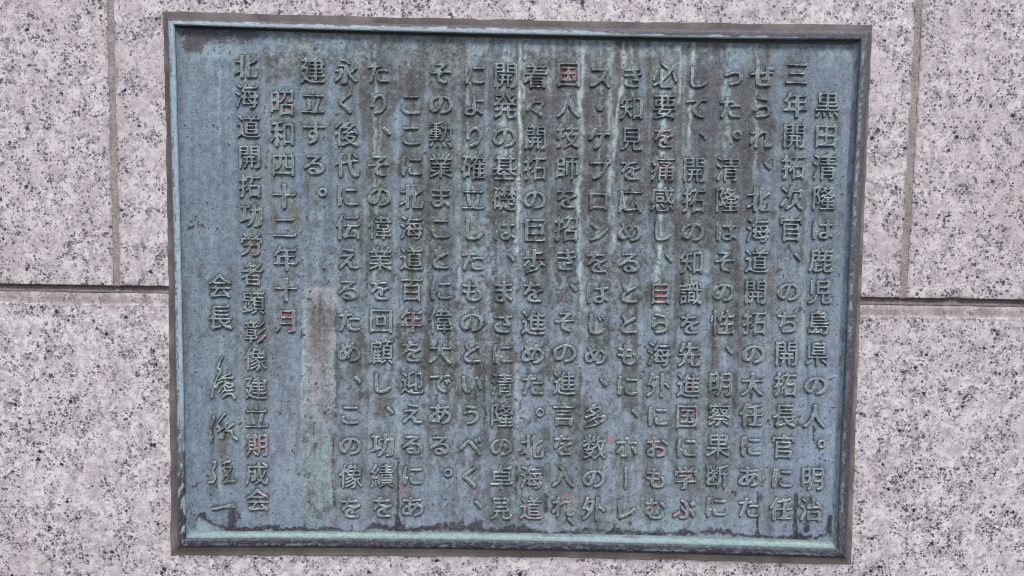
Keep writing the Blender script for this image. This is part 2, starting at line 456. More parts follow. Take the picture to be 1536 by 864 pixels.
# handwritten signature, surveyed stroke by stroke: crops at 8.64x; (x, y, half width)
SIG = [
    (300, 520, [
        [(292, 140, 13), (272, 180, 12), (250, 240, 10), (232, 275, 14)], [(232, 285, 10), (275, 295, 13), (262, 345, 12), (235, 390, 11), (200, 470, 11), (172, 570, 12), (152, 655, 17)],
        [(385, 315, 9), (392, 345, 17), (355, 365, 9), (300, 390, 10), (245, 440, 8)], [(290, 415, 9), (350, 405, 9), (430, 398, 15)],
        [(300, 450, 8), (240, 480, 12), (222, 530, 16)], [(330, 440, 8), (345, 470, 8), (290, 530, 9), (258, 582, 11)], [(350, 470, 8), (420, 480, 14), (440, 505, 9), (380, 530, 10), (345, 500, 7)],
        [(318, 500, 8), (330, 560, 10), (300, 590, 7)], [(440, 560, 7), (345, 575, 8)],
        [(295, 660, 12), (340, 620, 12), (400, 608, 12), (430, 630, 13), (452, 665, 15)]]),
    (300, 600, [
        [(180, 220, 18), (190, 255, 13), (160, 330, 9), (138, 410, 11), (138, 490, 13), (155, 535, 17)], [(155, 530, 10), (172, 480, 8)],
        [(325, 175, 17), (290, 225, 13), (245, 290, 10), (225, 350, 12), (260, 345, 8)], [(250, 375, 8), (300, 340, 8), (350, 300, 12), (330, 350, 9), (235, 410, 14)],
        [(345, 300, 8), (350, 370, 8), (300, 430, 10), (270, 490, 17), (310, 495, 12), (322, 440, 8)],
        [(435, 310, 17), (390, 345, 12), (350, 400, 9)], [(345, 395, 8), (410, 400, 10), (430, 470, 11), (480, 510, 16)]]),
    (300, 680, [
        [(195, 115, 22), (205, 160, 17), (180, 200, 10), (175, 240, 9), (195, 295, 10), (200, 345, 12), (175, 378, 13), (122, 382, 15)],
        [(290, 135, 8), (345, 105, 10), (388, 98, 14)], [(335, 130, 8), (315, 190, 14), (330, 235, 11)],
        [(350, 175, 8), (400, 170, 14), (405, 210, 11), (370, 260, 8), (320, 295, 10)], [(325, 295, 9), (380, 285, 10), (365, 330, 9), (318, 382, 14), (370, 365, 12), (455, 355, 15)]]),
    (300, 680, [[(165, 720, 12), (215, 718, 16), (280, 700, 12), (350, 680, 14), (420, 668, 24), (455, 690, 14)]]),
]
def raster_sig(item):
    ox, oy, strokes = item
    pts = [p for s in strokes for p in s]
    x0, x1 = min(p[0] for p in pts), max(p[0] for p in pts); y0, y1 = min(p[1] for p in pts), max(p[1] for p in pts)
    cx, cy = (x0 + x1) / 2, (y0 + y1) / 2
    k = R / (8.64 * 39.0)                      # 39 photo px per em
    span = max(x1 - x0, y1 - y0) * k
    n = int(span + 90)
    gx, gy = np.meshgrid(np.arange(n), np.arange(n))
    img = np.zeros((n, n), bool)
    for s in strokes:
        s = [((p[0] - cx) * k + n / 2, (p[1] - cy) * k + n / 2, p[2] * k * 1.12) for p in s]
        for q, w in zip(s[:-1], s[1:]):
            m_ = max(2, int(math.hypot(w[0] - q[0], w[1] - q[1]) / 2))
            for t in np.linspace(0, 1, m_):
                x, y, r_ = (q[i] + (w[i] - q[i]) * t for i in range(3))
                img |= (gx - x) ** 2 + (gy - y) ** 2 < r_ * r_
    return img, ox + cx / 8.64, oy + cy / 8.64

# ------------------------------------------------------------------ survey of the plaque
H_FIELD, H_RIM = 0.0042, 0.0108
INQ = [(261.8, 38), (1289.9, 60.3), (1255.5, 823.7), (278.4, 807.5)]      # inner arris of the rim: tl tr br bl
OUQ = [(251, 28), (1304.7, 47), (1268.5, 837.0), (266.9, 820.5)]
CAQ = [(244.5, 17), (1309, 37), (1276.5, 847), (256.5, 833.5)]
BOW = {0: 3.0, 1: 1.5, 2: 4.5, 3: 2.0}                                    # sag of each side towards the centre, px (top right bottom left)
def side_px(Q, s, t):
    a_, b_ = Q[s], Q[(s + 1) % 4]
    x = a_[0] + (b_[0] - a_[0]) * t; y = a_[1] + (b_[1] - a_[1]) * t
    nrm = [(0, 1), (-1, 0), (0, -1), (1, 0)][s]
    w = BOW[s] * 4 * t * (1 - t)
    return x + nrm[0] * w, y + nrm[1] * w

# ------------------------------------------------------------------ glyph placement, glyph footprint in survey space
EMX, EMZ = 0.0249, 0.0262
NG = 62
cache = {}
GM = np.zeros((864, 1536)); CM = np.zeros((864, 1536)); CMs = np.zeros((864, 1536))
placed = []
yy, xx = np.mgrid[0:864, 0:1536].astype(float)
def close_hole(m):
    """cells enclosed by strokes on both sides along rows or columns"""
    l = np.maximum.accumulate(m, 1); r_ = np.maximum.accumulate(m[:, ::-1], 1)[:, ::-1]
    u = np.maximum.accumulate(m, 0); d = np.maximum.accumulate(m[::-1], 0)[::-1]
    return l & r_ & u & d & ~m
for idx, (ch, px, py, ci, row, sf) in enumerate(chars):
    if ch not in cache:
        m = shape_glyph(ch).astype(float)
        cache[ch] = (blur(m, 1), blur(close_hole(m > .5).astype(float), 2))
    if ch == '。' or ch == '、':     # vertical setting: the mark sits in the upper right of its cell
        dxm, dym = 12, -5
        if row == 15: dxm, dym = 13, 7
    else: dxm = dym = 0
    if ch in 'っ': dxm, dym = 3, -3
    placed.append((ch, px + dxm, py + dym, ci, row, sf * random.Random(idx).uniform(.97, 1.03), cache[ch][0], cache[ch][1]))
cen = {}
for ch in '、。':
    ys, xs = np.nonzero(cache[ch][0] > .5); cen[ch] = (xs.mean(), ys.mean())
for it in SIG:
    m, cx, cy = raster_sig(it)
    placed.append(('sig', cx, cy, 20, 0, 1.0, blur(m.astype(float), 1), np.zeros_like(m, float)))
glyphs = []
for idx, (ch, px, py, ci, row, sf, m, hole) in enumerate(placed):
    cx, cz = P(px, py, H_FIELD)
    n = m.shape[0]
    mx, my = (n / 2, n / 2) if ch not in cen else (cen[ch][0], cen[ch][1])
    if ch == 'ー':
        m = m.T.copy()[:, ::1]; hole = hole.T
    ex, ez = EMX * sf, EMZ * sf
    if ch == 'sig': ex = ez = 39 * .000639
    if ch in 'のるめあ': ex *= 1.08; ez *= .96
    if KANJI(ch): ex *= .97; ez *= .95
    elif ch not in '、。・ー' and ch != 'sig': ex *= .94; ez *= .88
    rr = random.Random(idx * 3 + 1)
    th = math.radians(rr.uniform(-1.0, 1.0) - .0)
    glyphs.append((ch, float(cx), float(cz), ci, row, ex, ez, th, m, mx, my))
    # footprint
    x0, x1, y0, y1 = int(px) - 34, int(px) + 35, int(py) - 36, int(py) + 37
    if ch == 'sig': x0, x1, y0, y1 = int(px) - 45, int(px) + 46, int(py) - 55, int(py) + 56
    y1 = min(y1, 864)
    gx, gz = P(xx[y0:y1, x0:x1], yy[y0:y1, x0:x1], H_FIELD)
    lx = (gx - cx); lz = (gz - cz)
    u = (math.cos(th) * lx + math.sin(th) * lz) / ex * R + mx; v = -(-math.sin(th) * lx + math.cos(th) * lz) / ez * R + my
    ins = (u > 0) & (u < n - 1) & (v > 0) & (v < n - 1)
    mb = blur(m, 1)
    GM[y0:y1, x0:x1] = np.maximum(GM[y0:y1, x0:x1], bil(mb, u, v) * ins)
    hb = bil(hole, u, v) * ins
    if (ci, row) in RED: CM[y0:y1, x0:x1] = np.maximum(CM[y0:y1, x0:x1], hb)
    if (ci, row) in RED_STRONG: CMs[y0:y1, x0:x1] = np.maximum(CMs[y0:y1, x0:x1], hb)

# ------------------------------------------------------------------ patina of the plaque, in survey space
Wc, Hc = 1536, 864
def G(cx, cy, sx, sy): return np.exp(-((xx - cx) / sx) ** 2 - ((yy - cy) / sy) ** 2)
def over(img, c, f): return img * (1 - f[..., None]) + np.asarray(c, float) * f[..., None]
nA = fbm(Wc, Hc, 90, 120, 1, 5); nB = fbm(Wc, Hc, 26, 34, 2, 5, .66); nC = fbm(Wc, Hc, 8, 9, 3, 3)
nV = fbm(Wc, Hc, 14, 130, 4, 4); nW = fbm(Wc, Hc, 5, 60, 5, 3); nD = fbm(Wc, Hc, 3.2, 3.2, 6, 2); nE = fbm(Wc, Hc, 40, 40, 8, 6, .68)
nF0 = fbm(Wc, Hc, 60, 90, 19, 5, .6)
img = np.tile(np.array([110., 124., 138.]), (Hc, Wc, 1))
img = over(img, (124, 140, 144), .65 * sm(.45, .8, nA) * sm(.3, .7, nB))
img = over(img, (134, 143, 158), .75 * sm(330, 620, yy) * sm(300, 420, xx) * (.5 + .6 * nF0))
img = over(img, (130, 144, 164), .7 * G(1215, 690, 60, 170))
img = over(img, (100, 119, 134), .5 * G(310, 300, 60, 200) + .5 * G(475, 340, 30, 80))
brown = (1.15 * G(955, 180, 200, 150) + .7 * G(1095, 200, 45, 120) + .55 * G(700, 110, 150, 70) + .85 * G(430, 95, 40, 38) + .6 * G(590, 100, 70, 50)
         + .40 * G(820, 420, 200, 170) + .45 * G(1010, 480, 90, 150) + .35 * G(640, 520, 120, 150) + .3 * G(560, 250, 120, 150) + .25 * G(1150, 330, 60, 160))
brown = np.clip(brown, 0, 1.1)
nF = fbm(Wc, Hc, 50, 46, 9, 5, .65)
bm = sm(.30, .72, brown * .75 + (nF - .5) * .75 + (nV - .5) * .35)
pale = G(800, 560, 330, 190)
img = over(img, (130, 138, 143), .65 * pale * sm(.35, .65, nF * .6 + nV * .4))
img = over(img, (70, 71, 73), np.clip(bm * .93, 0, .93))
img = over(img, (66, 65, 60), .8 * sm(.545, .63, nF * .55 + nV * .45) * np.clip(G(800, 430, 330, 300), 0, 1))
img = over(img, (76, 68, 64), .5 * bm * sm(.5, .75, nB * .5 + nA * .5))
img = over(img, (92, 86, 96), .45 * sm(.5, .75, fbm(Wc, Hc, 45, 40, 10, 5)) * G(960, 200, 260, 200))
# grey-brown vertical seepage between the columns
seep = sm(.54, .74, nV * .6 + nB * .4) * np.clip(.25 + brown, 0, 1) * sm(560 - 160, 560, xx) * sm(1180, 1120, xx)
img = over(img, (70, 65, 61), .75 * seep)
# drips below the letters
sh = np.zeros_like(GM); g = blur(GM, 2); acc = g.copy()
for k in range(1, 34):
    acc = np.maximum(acc, np.roll(g, k, 0) * (1 - k / 36.0))
sh = np.clip(acc * 2.0, 0, 1) * sm(.50, .66, nB * .55 + nV * .45)
zone = np.clip(G(760, 420, 330, 330) + .7 * G(430, 380, 70, 130) + .5 * G(1090, 520, 60, 190) + .8 * G(345, 700, 60, 90), 0, 1)
img = over(img, (66, 66, 58), np.clip(.9 * sh * zone, 0, 1) * sm(80, 140, yy))
# light runs of salts
def run(pts, w, c, a_, seed=0, rag=.5):
    global img
    pts = sorted(pts, key=lambda p: p[1]); ys = np.array([p[1] for p in pts]); xs = np.array([p[0] for p in pts])
    cx = np.interp(yy[:, 0], ys, xs)[:, None] + (vnoise(2, Hc, 2, 9, seed + 50)[:, :1] - .5) * 3
    wd = w * (0.45 + 1.1 * vnoise(2, Hc, 2, 14, seed + 90)[:, :1])
    f = np.exp(-(np.abs(xx - cx) / wd) ** 3) * sm(ys[0] - 5, ys[0] + 5, yy) * sm(ys[-1] + 8, ys[-1] - 12, yy)
    f = f * np.clip(1 - rag + rag * 2 * nC, 0, 1) * a_
    img = over(img, c, np.clip(f, 0, 1))
LT = (178, 192, 188)
run([(780.5, 62), (779, 115), (778, 157), (782, 204), (778, 249), (779, 282), (775, 335), (774, 390)], 2.7, LT, 1.0, 1, .3)
run([(876, 60), (873, 115), (871, 157), (872, 204), (869.5, 260), (867, 280), (868, 363), (871, 405), (868, 520)], 3.8, (170, 186, 186), .9, 2, .4)
run([(934, 62), (937, 115), (927, 165), (920, 230), (915, 285), (919, 322), (921, 377)], 3.3, (170, 184, 184), .95, 3, .35)
run([(918, 62), (921, 130)], 4, (138, 158, 164), .6, 4)
run([(996, 95), (995, 132), (994, 185), (993, 232), (991.5, 282), (989, 333), (989, 372), (986, 470)], 4.2, (178, 202, 194), 1.0, 5, .2)
run([(1040, 60), (1038, 107), (1035, 179), (1032, 232), (1033, 290), (1030, 330)], 3.6, (168, 186, 184), .9, 6)
run([(1085, 125), (1084, 170), (1076, 215), (1082, 320)], 3.2, (146, 166, 168), .55, 7)
run([(845, 150), (846, 190), (848, 260)], 3, (150, 174, 172), .7, 8)
run([(866, 235), (862, 290)], 5, (150, 172, 170), .5, 9)
run([(703, 262), (704, 310), (712, 380), (720, 480)], 3.5, (150, 168, 164), .7, 10)
run([(688, 360), (690, 430)], 4, (150, 166, 172), .5, 11)
run([(772, 540), (776, 600), (778, 660)], 4, (160, 168, 165), .6, 12)
run([(640, 100), (641, 150)], 5, (146, 162, 166), .5, 13)
run([(1092, 265), (1094, 300), (1082, 460), (1092, 600)], 3, (150, 160, 168), .4, 14)
run([(548, 300), (546, 420), (545, 640)], 2.5, (150, 164, 170), .5, 15)
run([(590, 560), (597, 640), (600, 760)], 4, (140, 162, 166), .45, 16)
run([(655, 540), (648, 690)], 4, (146, 162, 168), .4, 17)
run([(960, 560), (955, 760)], 5, (140, 158, 164), .35, 18)
for k in range(60):          # faint runs all over
    r_ = random.Random(k + 400); x = r_.uniform(290, 1240); y = r_.uniform(60, 420)
    run([(x, y), (x + r_.uniform(-6, 3), y + r_.uniform(120, 380))], r_.uniform(1.5, 5), r_.choice([(156, 170, 174), (140, 156, 160), (76, 76, 78), (80, 84, 90)]), r_.uniform(.25, .6), 200 + k)
for k in range(34):
    r_ = random.Random(k + 900); x = r_.gauss(880, 150); y = r_.choice([58, 60, 64, r_.uniform(90, 300)])
    run([(x, y), (x + r_.uniform(-5, 3), y + r_.uniform(20, 60)), (x + r_.uniform(-8, 2), y + r_.uniform(80, 330))], r_.uniform(1.2, 3.2), r_.choice([(164, 184, 180), (148, 172, 172), (170, 180, 178)]), r_.uniform(.35, .8), 300 + k, .8)
for k in range(26):
    r_ = random.Random(k + 1300); x = r_.uniform(540, 1110); y = r_.uniform(100, 560)
    run([(x, y), (x + r_.uniform(-6, 2), y + r_.uniform(50, 200))], r_.uniform(2, 5), r_.choice([(58, 58, 54), (70, 66, 64), (64, 72, 66)]), r_.uniform(.4, .8), 500 + k, .9)
# brown edge lines beside the "性、明察果断" column and right hand seepage
def band(x0, x1, y0, y1, c, a_, sft=2.5, nz=nB, lo=.3, hi=.6):
    global img
    xl = x0 + (nV - .5) * 8; xr = x1 + (nV - .5) * 8
    f = sm(xl - sft, xl + sft, xx) * sm(xr + sft, xr - sft, xx) * sm(y0 - 6, y0 + 6, yy) * sm(y1 + 6, y1 - 6, yy)
    img = over(img, c, np.clip(f * sm(lo, hi, nz) * a_, 0, 1))
OL = (60, 58, 54)
band(1066, 1074, 285, 470, OL, .75); band(1096, 1104, 245, 640, OL, .7, lo=.2); band(1062, 1068, 500, 640, OL, .7)
band(1076, 1090, 395, 440, OL, .6); band(1068, 1100, 455, 500, OL, .35); band(1056, 1064, 430, 480, OL, .6)
band(1054, 1106, 560, 760, (98, 96, 98), .55, 5)
band(1150, 1160, 345, 500, (100, 90, 92), .6, lo=.35, hi=.6); band(1202, 1210, 270, 395, OL, .7, lo=.3, hi=.5); band(1196, 1202, 380, 490, (100, 92, 96), .5)
band(1110, 1122, 420, 500, (100, 92, 96), .45)
band(818, 828, 640, 720, (82, 78, 72), .85, lo=.25, hi=.45); band(857, 866, 540, 690, (88, 86, 80), .7, lo=.3); band(892, 916, 620, 665, (84, 84, 74), .7, lo=.25)
band(690, 715, 605, 700, (88, 86, 80), .7, 7, lo=.3); band(640, 665, 640, 650, OL, .4)
band(598, 612, 490, 640, (82, 84, 76), .55, lo=.4); band(500, 506, 420, 560, (90, 104, 98), .7); band(565, 590, 590, 625, (88, 90, 82), .7, 6)
band(1002, 1022, 590, 625, (90, 88, 80), .6, 5, lo=.3); band(1004, 1014, 480, 560, OL, .45)
band(405, 420, 310, 345, (92, 90, 82), .85, 4, lo=.2); band(434, 448, 308, 340, (92, 90, 80), .85, 4, lo=.2)
band(405, 418, 405, 440, (96, 88, 78), .85, 4, lo=.2); band(438, 450, 450, 470, (92, 92, 80), .85, 4, lo=.2)
band(325, 338, 665, 690, (88, 82, 84), .7, 3, lo=.2)
# powdery pale blotches near the top
img = over(img, (142, 160, 165), .55 * sm(.5, .72, nE * .6 + nC * .4) * sm(135, 70, yy))
img = over(img, (120, 128, 116), .40 * sm(.52, .75, fbm(Wc, Hc, 30, 22, 61, 5, .7)) * sm(120, 80, yy) * sm(380, 420, xx) * sm(800, 700, xx))
img = over(img, (132, 156, 164), .55 * sm(.50, .7, fbm(Wc, Hc, 22, 16, 62, 5, .7)) * sm(110, 85, yy) * sm(640, 500, xx))
# the ground-off stripe where a line was removed
xl = 456 - (yy - 425) * .012 + (nC - .5) * 3 + (nB - .5) * 3; xr = 503 + (yy - 425) * .004 + (nC - .5) * 6 + (nB - .5) * 6
sf = 1.5 + 9 * sm(560, 720, yy); ins = sm(xl - sf, xl + sf, xx) * sm(xr + sf, xr - sf, xx) * sm(426 + (nC - .5) * 8, 432 + (nC - .5) * 8, yy)
img = over(img, (156, 158, 160), ins * sm(700, 540, yy) * .85 * (.7 + .5 * nC))
img = over(img, (84, 70, 68), ins * np.exp(-((xx - 478) / 15) ** 2) * sm(640, 470, yy) * sm(428, 470, yy) * np.clip(.35 + nV, 0, 1) * .95)
img = over(img, (168, 166, 172), .5 * ins * sm(470, 430, yy) * nC)
img = over(img, (160, 160, 166), .5 * ins * G(480, 600, 25, 50))
img = over(img, (134, 149, 150), .6 * ins * (.5 + .6 * nB) * sm(630, 690, yy) * sm(800, 770, yy))
img = over(img, (146, 158, 142), .3 * G(463, 690, 12, 40) * nB * 1.5)
img = over(img, (80, 92, 86), ins * sm(.56, .70, nC * .5 + nB * .5) * sm(600, 650, yy) * .75)
img = over(img, (158, 190, 196), .85 * np.exp(-((xx - xl) / 2.0) ** 2) * sm(430, 445, yy) * sm(660, 560, yy) * (.4 + .6 * nC))
img = over(img, (60, 78, 72), .75 * np.exp(-((xx - xr - 1) / 2.6) ** 2) * sm(455, 480, yy) * sm(.35, .6, nB) * sm(760, 700, yy))
img = over(img, (96, 72, 74), .6 * np.exp(-((xx - xr) / 2.5) ** 2) * sm(640, 660, yy) * sm(.45, .6, nV))
# dark purple-brown crust: upper left corner, along the foot, drips
def crust(mask, thr=.5, sft=.07, c=(66, 58, 70), a_=.92):
    global img
    n = .22 * nB + .36 * nC + .42 * nD
    img = over(img, c, a_ * sm(thr - sft, thr + sft, mask * .85 + (n - .5) * 1.3))
box = lambda x0, x1, y0, y1, s: sm(x0 - s, x0 + s, xx) * sm(x1 + s, x1 - s, xx) * sm(y0 - s, y0 + s, yy) * sm(y1 + s, y1 - s, yy)
crust(box(274, 392, 38, 66, 12), .55, .12, c=(62, 58, 64)); crust(box(274, 305, 38, 80, 9), .5, .12, c=(64, 58, 62))
crust(box(520, 560, 45, 48, 4), .6, c=(80, 78, 80), a_=.5); crust(box(1186, 1222, 75, 84, 9), .62, c=(80, 76, 90), a_=.7); crust(box(1150, 1170, 100, 150, 9), .75, c=(80, 76, 88), a_=.6)
foot = [(282, 800, 0), (300, 770, 3), (318, 786, 5), (345, 794, 7), (372, 796, 8), (400, 791, 10), (430, 793, 6), (465, 796, 5), (505, 794, 6), (515, 797, 3), (540, 800, 2), (560, 788, 7), (590, 793, 7), (615, 795, 5),
        (640, 792, 5), (690, 790, 13), (710, 792, 12), (735, 797, 5), (770, 795, 10), (790, 797, 13), (820, 800, 5), (860, 799, 4), (900, 796, 9), (930, 798, 12), (965, 799, 10), (1000, 800, 5), (1045, 799, 6), (1080, 797, 13), (1110, 803, 5),
        (1140, 804, 6), (1165, 806, 4), (1195, 807, 9), (1215, 806, 8), (1232, 805, 6), (1246, 795, 16), (1262, 790, 16)]
fy = np.interp(xx[0], [f[0] for f in foot], [f[1] for f in foot]) + (vnoise(Wc, 2, 5, 2, 71)[0] - .5) * 3
fw = np.interp(xx[0], [f[0] for f in foot], [f[2] for f in foot]) * (.25 + .8 * vnoise(Wc, 2, 9, 2, 73)[0]) + .3
crust(np.exp(-((yy - fy + 3 * (nC - .5)) / fw) ** 2) * sm(285, 300, xx) * sm(1264, 1258, xx), .50, .16, c=(34, 30, 38))
for x, y0, y1, w in ((1193, 742, 812, 4.5), (1247, 772, 812, 8), (1222, 636, 662, 3.2), (1137, 735, 812, 2.2), (1141, 738, 750, 4), (1171, 717, 724, 4), (597, 690, 790, 2.2), (594, 770, 800, 3), (1127, 588, 602, 2.5),
                     (305, 768, 780, 4), (292, 786, 795, 4), (1214, 746, 756, 3), (1209, 780, 800, 5), (774, 700, 745, 3), (728, 560, 640, 1.8), (500, 655, 760, 2.0), (818, 740, 770, 4), (350, 765, 795, 8)):
    crust(np.exp(-((xx - x - (nB - .5) * 5) / w) ** 2) * sm(y0 - 4, y0 + 4, yy) * sm(y1 + 4, y1 - 4, yy), .45, .1, c=(32, 31, 40), a_=.92)
# black-green flecks near the foot and the right corner
fl = sm(.66, .72, nC * .55 + nD * .45)
img = over(img, (64, 66, 74), .8 * fl * np.clip(G(1210, 780, 50, 40) + .8 * G(960, 785, 120, 28) + .8 * G(790, 770, 90, 40) + .6 * G(480, 690, 40, 80) + .5 * G(1190, 110, 40, 40) + .5 * G(1180, 640, 30, 200), 0, 1))
img = over(img, (148, 176, 168), .5 * sm(.5, .7, fbm(Wc, Hc, 12, 9, 64, 3)) * np.clip(G(930, 780, 160, 30) + G(490, 720, 40, 60), 0, 1))
# mint bloom above and on the lower bevel
img = over(img, (136, 156, 158), .7 * sm(fy + 2, fy + 9, yy) * (.6 + .4 * nB))
img = over(img, (140, 160, 154), .6 * sm(fy + 9, fy + 14, yy) * nV)
h1 = fbm(Wc, Hc, 6, 7, 801, 3, .75); h2 = fbm(Wc, Hc, 34, 60, 802, 4, .6); h3 = fbm(Wc, Hc, 5, 5, 803, 3, .75); h4 = fbm(Wc, Hc, 30, 44, 804, 4, .6)
cz = np.clip(G(790, 470, 340, 330) + .7 * G(560, 90, 260, 40) , 0, 1) * sm(816, 806, yy)
img = over(img, (66, 60, 58), .75 * cz * sm(.60, .70, h1 * .5 + h2 * .5))
img = over(img, (150, 162, 168), .6 * cz * sm(.60, .70, h3 * .5 + h4 * .5))
img = over(img, (70, 82, 80), .5 * cz * sm(.64, .72, h3 * .45 + (1 - h2) * .55) * sm(300, 420, xx))
CLEAN = img.copy()
# grime hugging the letters; the halo also paints in side shade, above and left
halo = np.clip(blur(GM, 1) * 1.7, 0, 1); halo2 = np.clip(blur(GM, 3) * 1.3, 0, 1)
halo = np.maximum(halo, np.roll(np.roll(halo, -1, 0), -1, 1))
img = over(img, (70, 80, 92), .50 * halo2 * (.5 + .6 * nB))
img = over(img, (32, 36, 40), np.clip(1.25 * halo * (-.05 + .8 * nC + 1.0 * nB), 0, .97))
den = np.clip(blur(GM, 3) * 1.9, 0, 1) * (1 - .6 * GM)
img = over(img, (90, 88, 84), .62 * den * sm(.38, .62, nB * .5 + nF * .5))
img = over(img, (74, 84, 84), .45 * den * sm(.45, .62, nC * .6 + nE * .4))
# pale salts caught between strokes and green in some counters
img = over(img, (158, 178, 174), .85 * sm(.50, .64, nB * .5 + nC * .5) * blur(GM, 4) * 1.5)
img = over(img, (84, 104, 92), .6 * sm(.62, .72, fbm(Wc, Hc, 16, 16, 66, 3)) * np.clip(blur(GM, 4) * 2, 0, 1))
# remains of red paint in the counters
rp = sm(.40, .56, fbm(Wc, Hc, 10, 10, 67, 3))
red = np.clip(np.maximum(CM * sm(.62, .72, fbm(Wc, Hc, 6, 6, 67, 3, .7)) * .7, CMs * sm(.46, .60, fbm(Wc, Hc, 7, 6, 68, 3, .7)) * .9), 0, 1)
img = over(img, (150, 66, 78), np.clip(red * 1.1 * (1 - GM), 0, .8))
for x, y, w, h_ in ((1027, 743, 4, 4), (690, 628, 2, 6), (650, 613, 0, 0), (597, 745, 2, 10), (606, 730, 2, 9), (503, 663, 2, 6), (447, 806, 0, 0), (459, 805, 16, 1.3), (776, 773, 4, 3), (915, 660, 2, 5), (596, 632, 3, 3), (1067, 720, 0, 0),
                    (716, 741, 4, 2), (692, 600, 1.5, 5), (860, 745, 9, 3), (849, 742, 4, 3), (402, 741, 3, 4), (463, 54, 5, 2), (1018, 770, 6, 4)):
    if w: img = over(img, (158, 70, 80), .8 * G(x, y, w, h_) * sm(.3, .55, nD))
# mottling
img = img + ((nC - .5) * 20 + (nD - .5) * 22 + (nW - .5) * 12)[..., None]
img = np.clip(img, 25, 225)
PAT = lin(img)

# field relief (mm): casting undulation, corrosion, stripe
REL = (nE - .5) * .5 + (nV - .5) * .35 + (nC - .5) * .16 + (nD - .5) * .07
REL = REL - .35 * ins * sm(820, 780, yy) + .25 * np.exp(-((xx - xl) / 2.5) ** 2) * sm(430, 445, yy) * sm(700, 600, yy)
REL = REL * .001

# ------------------------------------------------------------------ plaque
cxp, czp = P(768, 822, 0.0)
plaque = empty('bronze_plaque', (float(cxp), -0.0, float(czp)))
plaque['label'] = 'weathered blue-green bronze plaque with raised vertical Japanese inscription and raised rim, sealed onto the granite'
plaque['category'] = 'plaque'
ORG = np.array([float(cxp), 0, float(czp)])
# field: grid between the inner bevel feet
FLQ = [(q[0] + dx, q[1] + dy) for q, (dx, dy) in zip(INQ, ((10, 4), (-9, 7), (-9, -13), (8, -11)))]
NX, NZ = 880, 660
s = np.linspace(0, 1, NX); t = np.linspace(0, 1, NZ)
tx, ty = side_px(FLQ, 0, s); bx, by = side_px(FLQ, 2, 1 - s)
lx, ly = side_px(FLQ, 3, 1 - t); rx_, ry_ = side_px(FLQ, 1, t)
Sx, Tt = np.meshgrid(s, t)
def coons(top, bot, lef, rig, q):
    c00, c10, c11, c01 = q
    return (1 - Tt) * top[None, :] + Tt * bot[None, :] + (1 - Sx) * lef[:, None] + Sx * rig[:, None] - ((1 - Sx) * (1 - Tt) * c00 + Sx * (1 - Tt) * c10 + Sx * Tt * c11 + (1 - Sx) * Tt * c01)
FX = coons(tx, bx, lx, rx_, [q[0] for q in FLQ]); FY = coons(ty, by, ly, ry_, [q[1] for q in FLQ])
wx, wz = P(FX, FY, H_FIELD)
edge_d = np.minimum(np.minimum(Sx, 1 - Sx) * 1000, np.minimum(Tt, 1 - Tt) * 770)
rel = bil(REL, FX, FY) * sm(0, 6, edge_d)
V = np.stack([wx, -(H_FIELD + rel), wz], -1).reshape(-1, 3) - ORG
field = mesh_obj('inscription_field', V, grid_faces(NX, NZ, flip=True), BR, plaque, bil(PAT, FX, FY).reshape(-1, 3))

# rim: rings from the foot of the inner bevel outwards; (blend or quad, height)
def lerpq(Qa, Qb, t_): return [(a_[0] + (b_[0] - a_[0]) * t_, a_[1] + (b_[1] - a_[1]) * t_) for a_, b_ in zip(Qa, Qb)]
rings = []   # quad, height, kind, t
for k in range(9):
    t_ = k / 8.0
    rings.append((lerpq(FLQ, INQ, t_ * .90), H_FIELD - .0002 + .0032 * (t_ ** 1.25), 'bevel', t_))
rings.append((lerpq(FLQ, INQ, .965), .0096, 'wall', .5))
for k in range(13):
    t_ = k / 12.0
    h_ = H_RIM - .0011 * (1 - min(1, t_ * 5)) ** 2 + .0005 * math.sin(math.pi * t_) - .0012 * max(0, (t_ - .8) / .2) ** 2
    rings.append((lerpq(INQ, OUQ, t_), h_, 'top', t_))
rings.append((lerpq(INQ, OUQ, 1.06), .0082, 'side', .3))
rings.append((lerpq(INQ, OUQ, 1.12), .0045, 'side', .7))
rings.append((lerpq(INQ, OUQ, 1.14), .0000, 'side', 1))
NS = 640
ts = np.linspace(0, 1, NS, endpoint=False)
wob = [fbm(NS * 4, 2, 50, 1, 300 + k, 3)[0] for k in range(1)][0]
ring_v, ring_c = [], []
rn1 = fbm(NS * 4, 26, 9, 5, 310, 3); rn2 = fbm(NS * 4, 26, 60, 12, 311, 4); rn3 = fbm(NS * 4, 26, 3.5, 2.5, 312, 2)
